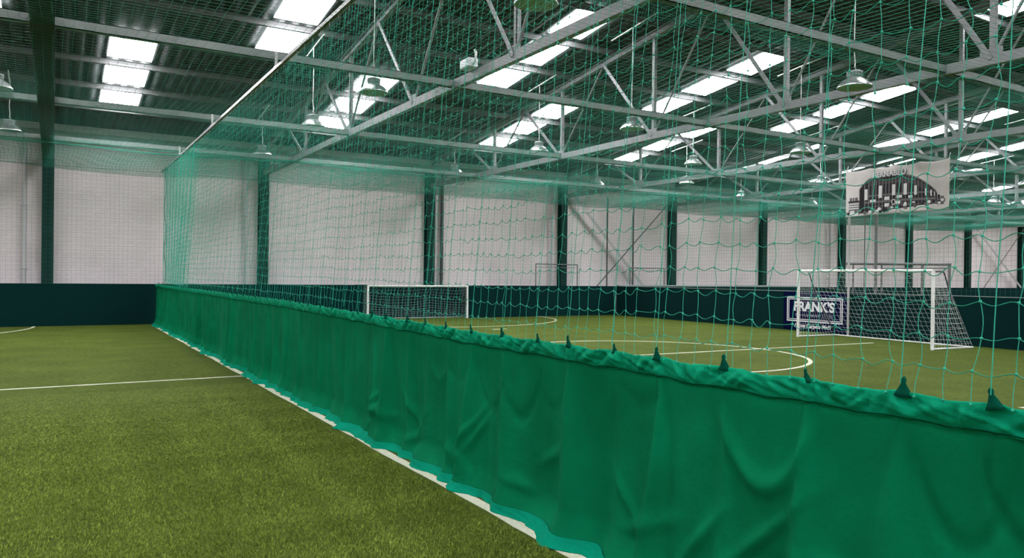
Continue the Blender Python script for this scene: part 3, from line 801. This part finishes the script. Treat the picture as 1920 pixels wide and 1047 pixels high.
# ------------------------------------------------------------------ hanging picture banner
def banner():
    W, Hb = 3.08, 1.28
    root = empty('picture_banner'); A = Vector((rbx(13.84)-.02, 13.84, 3.37)); B = Vector((rbx(10.78)-.02, 10.78, 3.33)); d = (B-A).normalized()
    nn = Vector((d.y,-d.x,0)).normalized(); nn = nn if nn.x < 0 else -nn; up = Vector((0,0,1))
    Rm = Matrix(((d.x,0,nn.x,0),(d.y,0,nn.y,0),(0,1,0,0),(0,0,0,1))); root.matrix_world = Matrix.Translation(A) @ Rm
    ring = [0,.32,.61,.87,1.0]                        # hung from points along the top
    def surf(u, v, off=0.):
        x = u*W; seg = u*4; t = seg % 1; dip = .045*math.sin(math.pi*t)*v**3 + .05*(1-u)*0
        top = Hb*(1.02 - .02*u) - .06*math.sin(math.pi*u)*0
        top -= .07*(math.sin(math.pi*min(1,u/.62))**2)*0 
        y = v*(top) - dip
        z = .018*math.sin(u*9+v*1.5)*(.3+.7*v) + .010*math.sin(u*23-v*4)*v + off
        return (x, y, z)
    nu, nv = 90, 30
    V = [surf(i/nu, j/nv) for i in range(nu+1) for j in range(nv+1)]
    F = [(i*(nv+1)+j, (i+1)*(nv+1)+j, (i+1)*(nv+1)+j+1, i*(nv+1)+j+1) for i in range(nu) for j in range(nv)]
    m = MB().add(V, F, True).build('vinyl_sheet', M['ban'], root); s = m.modifiers.new('s','SOLIDIFY'); s.thickness = .004
    pr = {'bdark':MB(),'bmid':MB(),'blite':MB()}; lev = {'bdark':.006,'bmid':.009,'blite':.012}
    def strip(mat, top, bot, u0, u1, n=24, lv=0.):
        """region between two curves (v of u), laid on the sheet"""
        vs = []
        for i in range(n+1):
            u = u0+(u1-u0)*i/n; vt, vb = top(u), bot(u); K = 6
            for j in range(K+1): vs.append(surf(u, vb+(vt-vb)*j/K, lev[mat]+lv))
        K = 6; pr[mat].add(vs, [(i*(K+1)+j,(i+1)*(K+1)+j,(i+1)*(K+1)+j+1,i*(K+1)+j+1) for i in range(n) for j in range(K)])
    def rect(mat, u0, u1, v0, v1, lv=0.): strip(mat, lambda u: v1, lambda u: v0, u0, u1, 3, lv)
    # roof line of the stadium
    def rl(u):
        return float(np.interp(u, [.14,.185,.22,.26,.32,.42,.50,.60,.67,.74,.80,.85,.89,.905], [.54,.66,.73,.775,.80,.80,.795,.785,.75,.66,.565,.47,.38,.30]))
    def gl(u): return float(np.interp(u, [.0,.15,.3,.5,.7,.9,1], [.02,.05,.05,.09,.11,.12,.13]))
    strip('bdark', rl, gl, .15, .90, 60)
    strip('bmid', lambda u: rl(u)+.012, lambda u: rl(u)-.018, .15, .90, 60)                         # roof rim
    for k, dv in enumerate((.06,.09,.12,.15)):
        strip('bmid', lambda u, dv=dv: rl(u)-dv+.006, lambda u, dv=dv: rl(u)-dv-.004, .24, .86, 50)    # tiers
    for v, h_ in ((.385,.035),(.245,.045),(.165,.012)):
        strip('bmid', lambda u, v=v, h_=h_: v+h_ - .10*max(0,u-.55), lambda u, v=v: v - .10*max(0,u-.55), .20, .89, 40, .001)
    n_ = 22
    for k in range(n_):
        u = .205 + .68*(k/(n_-1))**.93; w = .0052*(1.2-.7*k/n_)
        rect('bmid', u-w, u+w, .12+.02*k/n_, max(.2,rl(u)-.02), .002)
    for u, w, v0, v1 in ((.220,.015,.325,.555),(.363,.017,.345,.61),(.495,.015,.375,.60),(.608,.017,.365,.60),(.708,.013,.34,.53),(.803,.009,.31,.45),(.848,.006,.29,.41),(.878,.004,.28,.36)):
        rect('blite', u-w, u+w, v0, v1, .004)                                                       # hanging banners
    for u, w, v0, v1 in ((.43,.025,.29,.36),(.43,.022,.15,.22),(.54,.022,.19,.25),(.55,.026,.31,.37),(.29,.03,.27,.32),(.66,.02,.29,.34),(.61,.014,.17,.21),(.69,.012,.18,.21)):
        rect('blite', u-w, u+w, v0, v1, .003)
    # arched doorway
    vs = [surf(.495+.020*math.cos(a), .235+.06*math.sin(a), lev['blite']+.004) for a in np.linspace(0,2*math.pi,20)[:-1]]; pr['blite'].add(vs, [tuple(range(19))])
    vs = [surf(.495+.013*math.cos(a), .235+.045*math.sin(a), lev['blite']+.006) for a in np.linspace(0,2*math.pi,20)[:-1]]; pr['bdark'].add(vs, [tuple(range(19))])
    # round tower on the left
    rect('bmid', .035,.150,.0,.30); rect('blite', .045,.140,.02,.12,.002)
    for v in (.15,.20,.25): rect('blite', .032,.145,v,v+.026,.002)
    rect('bdark', .030,.150,.285,.33,.002); rect('bmid', .045,.135,.33,.40,.001); rect('blite', .075,.08,.33,.42,.002); rect('blite', .10,.105,.33,.42,.002)
    # trees, cars and street along the foot
    rt = random.Random(5)
    for k in range(60):
        u = rt.uniform(.01,.97); v = gl(u)+rt.uniform(-.01,.07); r_ = rt.uniform(.008,.022); m_ = rt.choice(['bdark','bmid','bmid','bdark','blite'])
        vs = [surf(min(.995,max(.005,u+r_*math.cos(a))), max(.012,v+r_*1.9*math.sin(a)), lev[m_]+.004+.0001*k) for a in np.linspace(0,2*math.pi,8)[:-1]]; pr[m_].add(vs, [tuple(range(7))])
    for u0_, u1_, v0_, v1_ in ((.0,.20,.0,.022),(.24,.42,.03,.042),(.45,.56,.05,.075),(.72,.90,.09,.12),(.9,.97,.11,.22),(.93,.96,.22,.27)):
        rect('bmid' if v1_ > .2 else 'blite', u0_, u1_, v0_, v1_, .003)
    rect('bdark', .905,.925,.13,.30,.003); rect('bdark', .15,.20,.06,.24,.002)
    for k_, nm in (('bdark','dark_print'),('bmid','grey_print'),('blite','pale_print')): pr[k_].build(nm, M[k_], root)
    o = link('lettering_shade', text_mesh("BERNABEU", .20, .012, .001, 0, 1.05), M['bmid'], root); o.location = (.455*W+.012, Hb*.835-.010, .036)
    o = link('roof_lettering', text_mesh("BERNABEU", .20, .005, .001, 0, 1.05), M['swhite'], root); o.location = (.455*W, Hb*.835, .040)
    # eyelets and ties up to the net
    for u in (.0+.01,.61,.99):
        p = surf(u,.985); MB().tube([(p[0],p[1],p[2]+.004),(p[0]+.01,p[1]+.16,p[2]-.05)], .007, 6).build('tie_cord', M['cable'], root)
    tag(root, 'black and white picture banner of a round stadium hanging above the right-hand barrier', 'banner')
banner()

# ------------------------------------------------------------------ hanging lamps
def lamp_proto():
    root = empty('pendant_lamp')
    pf = [(.272,0),(.276,.006),(.262,.030),(.235,.070),(.190,.112),(.140,.145),(.105,.165),(.095,.178)]
    o = MB().lathe(pf, 36).build('reflector', M['alu'], root)
    MB().lathe([(.268,.002),(.255,.030),(.228,.068),(.184,.108),(.134,.140),(.09,.158),(.0,.160)], 36).build('inner_reflector', M['lamp_in'], o)
    MB().lathe([(0,.065),(.03,.07),(.042,.10),(.035,.14),(.02,.158)], 16).build('bulb', M['cable'], root)
    h = MB().lathe([(.096,.170),(.11,.178),(.11,.235),(.125,.24),(.125,.262),(.10,.275),(.06,.285),(0,.287)], 28)
    for k in range(16):
        a = 2*math.pi*k/16; ca, sa = math.cos(a), math.sin(a)
        h.beam((.112*ca,.112*sa,.180),(.112*ca,.112*sa,.234),.012,.02, up=(ca,sa,0))
    h = h.build('ballast_housing', M['house'], root)
    MB().tube([(0,0,.28),(.02,0,.31),(.022,0,.335),(0,0,.345),(-.012,0,.335)], .006, 6).build('hook', M['galv'], h)
    return root
def add_lamp(o, x, y, z, label):
    o.location = (x,y,z); s = None
    top = zr(y) - .17 - z
    cb = MB().tube([(0,0,.34),(.012,0,.42),(-.004,.01,.6),(.006,0,top*.7),(0,0,top)], .0085, 6).build('cable', M['cable'], o)
    rod = MB().tube([(0,-.78,zr(y-.78)-.165-z),(0,.78,zr(y+.78)-.165-z)], .016, 8).build('mounting_rod', M['white'], o)
    tag(o, label, 'lamp', 'bell lamps hanging from the roof')
p0 = lamp_proto()
LP = [(5.1,17.5,4.95,'directly left of the trio of rooflights over the second truss'), (5.1,13.6,4.95,'overlapping the rooflights left of the white box'), (5.1,8.0,4.93,'cut by the top edge of the picture, nearest the viewer'),
      (5.1,22.5,4.95,'lowest one seen left of the second column'), (11.3,22.6,4.93,'low over the third column, close to the wall'), (11.3,17.5,4.95,'below the three rooflights in the middle'),
      (11.3,13.6,4.95,'half hidden by a truss bar in the middle'), (11.32,7.95,4.74,'large and near in the upper right, on a pale chain'), (17.1,22.5,4.93,'low and small over the fourth column'),
      (17.1,17.6,5.12,'upper one of a pair right of the middle'), (19.7,20.6,5.0,'lower one of a pair right of the middle'), (17.1,13.6,4.95,'behind the crossing of two truss bars, left of the picture banner'),
      (24.6,22.5,4.95,'small, over the fifth column'), (24.7,13.6,4.95,'dim, just right of the picture banner'), (23.1,17.5,4.95,'dim, left of the picture banner'), (29.1,22.5,4.93,'tiny, over the gap before the seventh column'),
      (34.5,17.5,4.95,'small, low at the right below the banner level'), (36.5,17.5,4.95,'second from the right edge, low down'), (29.0,13.6,4.95,'at the right edge under a rooflight'),
      (-.95,22.3,4.95,'at the left edge, lower of the two there'), (-.95,17.3,4.97,'cut by the left edge, upper of the two there')]
protos = [p0] + [copy_tree(p0) for _ in LP[1:]]
for o, (x,y,z,l) in zip(protos, LP): add_lamp(o, x, y, z, 'grey bell lamp ' + l)

# white junction box on the lower bar of the second truss
root = empty('junction_box', (5.80,11.12,4.945))
bb = MB().box(-.09,.09,-.16,.16,0,.15).build('box_body', M['box'], root, bevel=.02)
MB().box(-.095,-.088,-.13,.13,.02,.13).build('cover', M['box'], bb, bevel=.002)
MB().tube([(0,-.17,.06),(0,-.23,.10),(0,-.24,.20),(0,-.20,.26)], .022, 8).build('conduit', M['white'], root)
tag(root, 'pale box with a bent conduit sitting on a truss bar near the top centre', 'electrical box')

# ------------------------------------------------------------------ camera, world, view
R = np.array([[0.8570,0.0084,0.5141],[-0.5141,-0.0093,0.8577],[0.0120,-0.9999,-0.0037]])
f_px = 1433.79
VL = np.array([100-960, 508-523.5, f_px]); VR = np.array([3350-960, 547-523.5, f_px])
Yd = VL/np.linalg.norm(VL); Xd = VR/np.linalg.norm(VR); Zd = np.cross(Xd, Yd); Zd = Zd if Zd[1] < 0 else -Zd
R = np.array([Xd, Yd, Zd])
cam = bpy.data.cameras.new('camera'); co = bpy.data.objects.new('camera', cam); C.objects.link(co)
r_, u_, b_ = R[:,0], -R[:,1], -R[:,2]
co.matrix_world = Matrix(((r_[0],u_[0],b_[0],0),(r_[1],u_[1],b_[1],0),(r_[2],u_[2],b_[2],1.56),(0,0,0,1)))
cam.sensor_width = 36; cam.lens = f_px/1920*36; cam.clip_end = 300; cam.clip_start = .05
scene.camera = co
w = bpy.data.worlds.new('world'); scene.world = w; w.use_nodes = True
w.node_tree.nodes['Background'].inputs['Color'].default_value = (.8,.88,1,1); w.node_tree.nodes['Background'].inputs['Strength'].default_value = .6
vs_ = scene.view_settings; vs_.view_transform = 'Standard'; vs_.look = 'None'; vs_.gamma = 1; vs_.exposure = 0; vs_.use_curve_mapping = False
scene.cycles.max_bounces = 6; scene.cycles.diffuse_bounces = 4; scene.cycles.use_denoising = True
scene.cycles.sample_clamp_indirect = 8
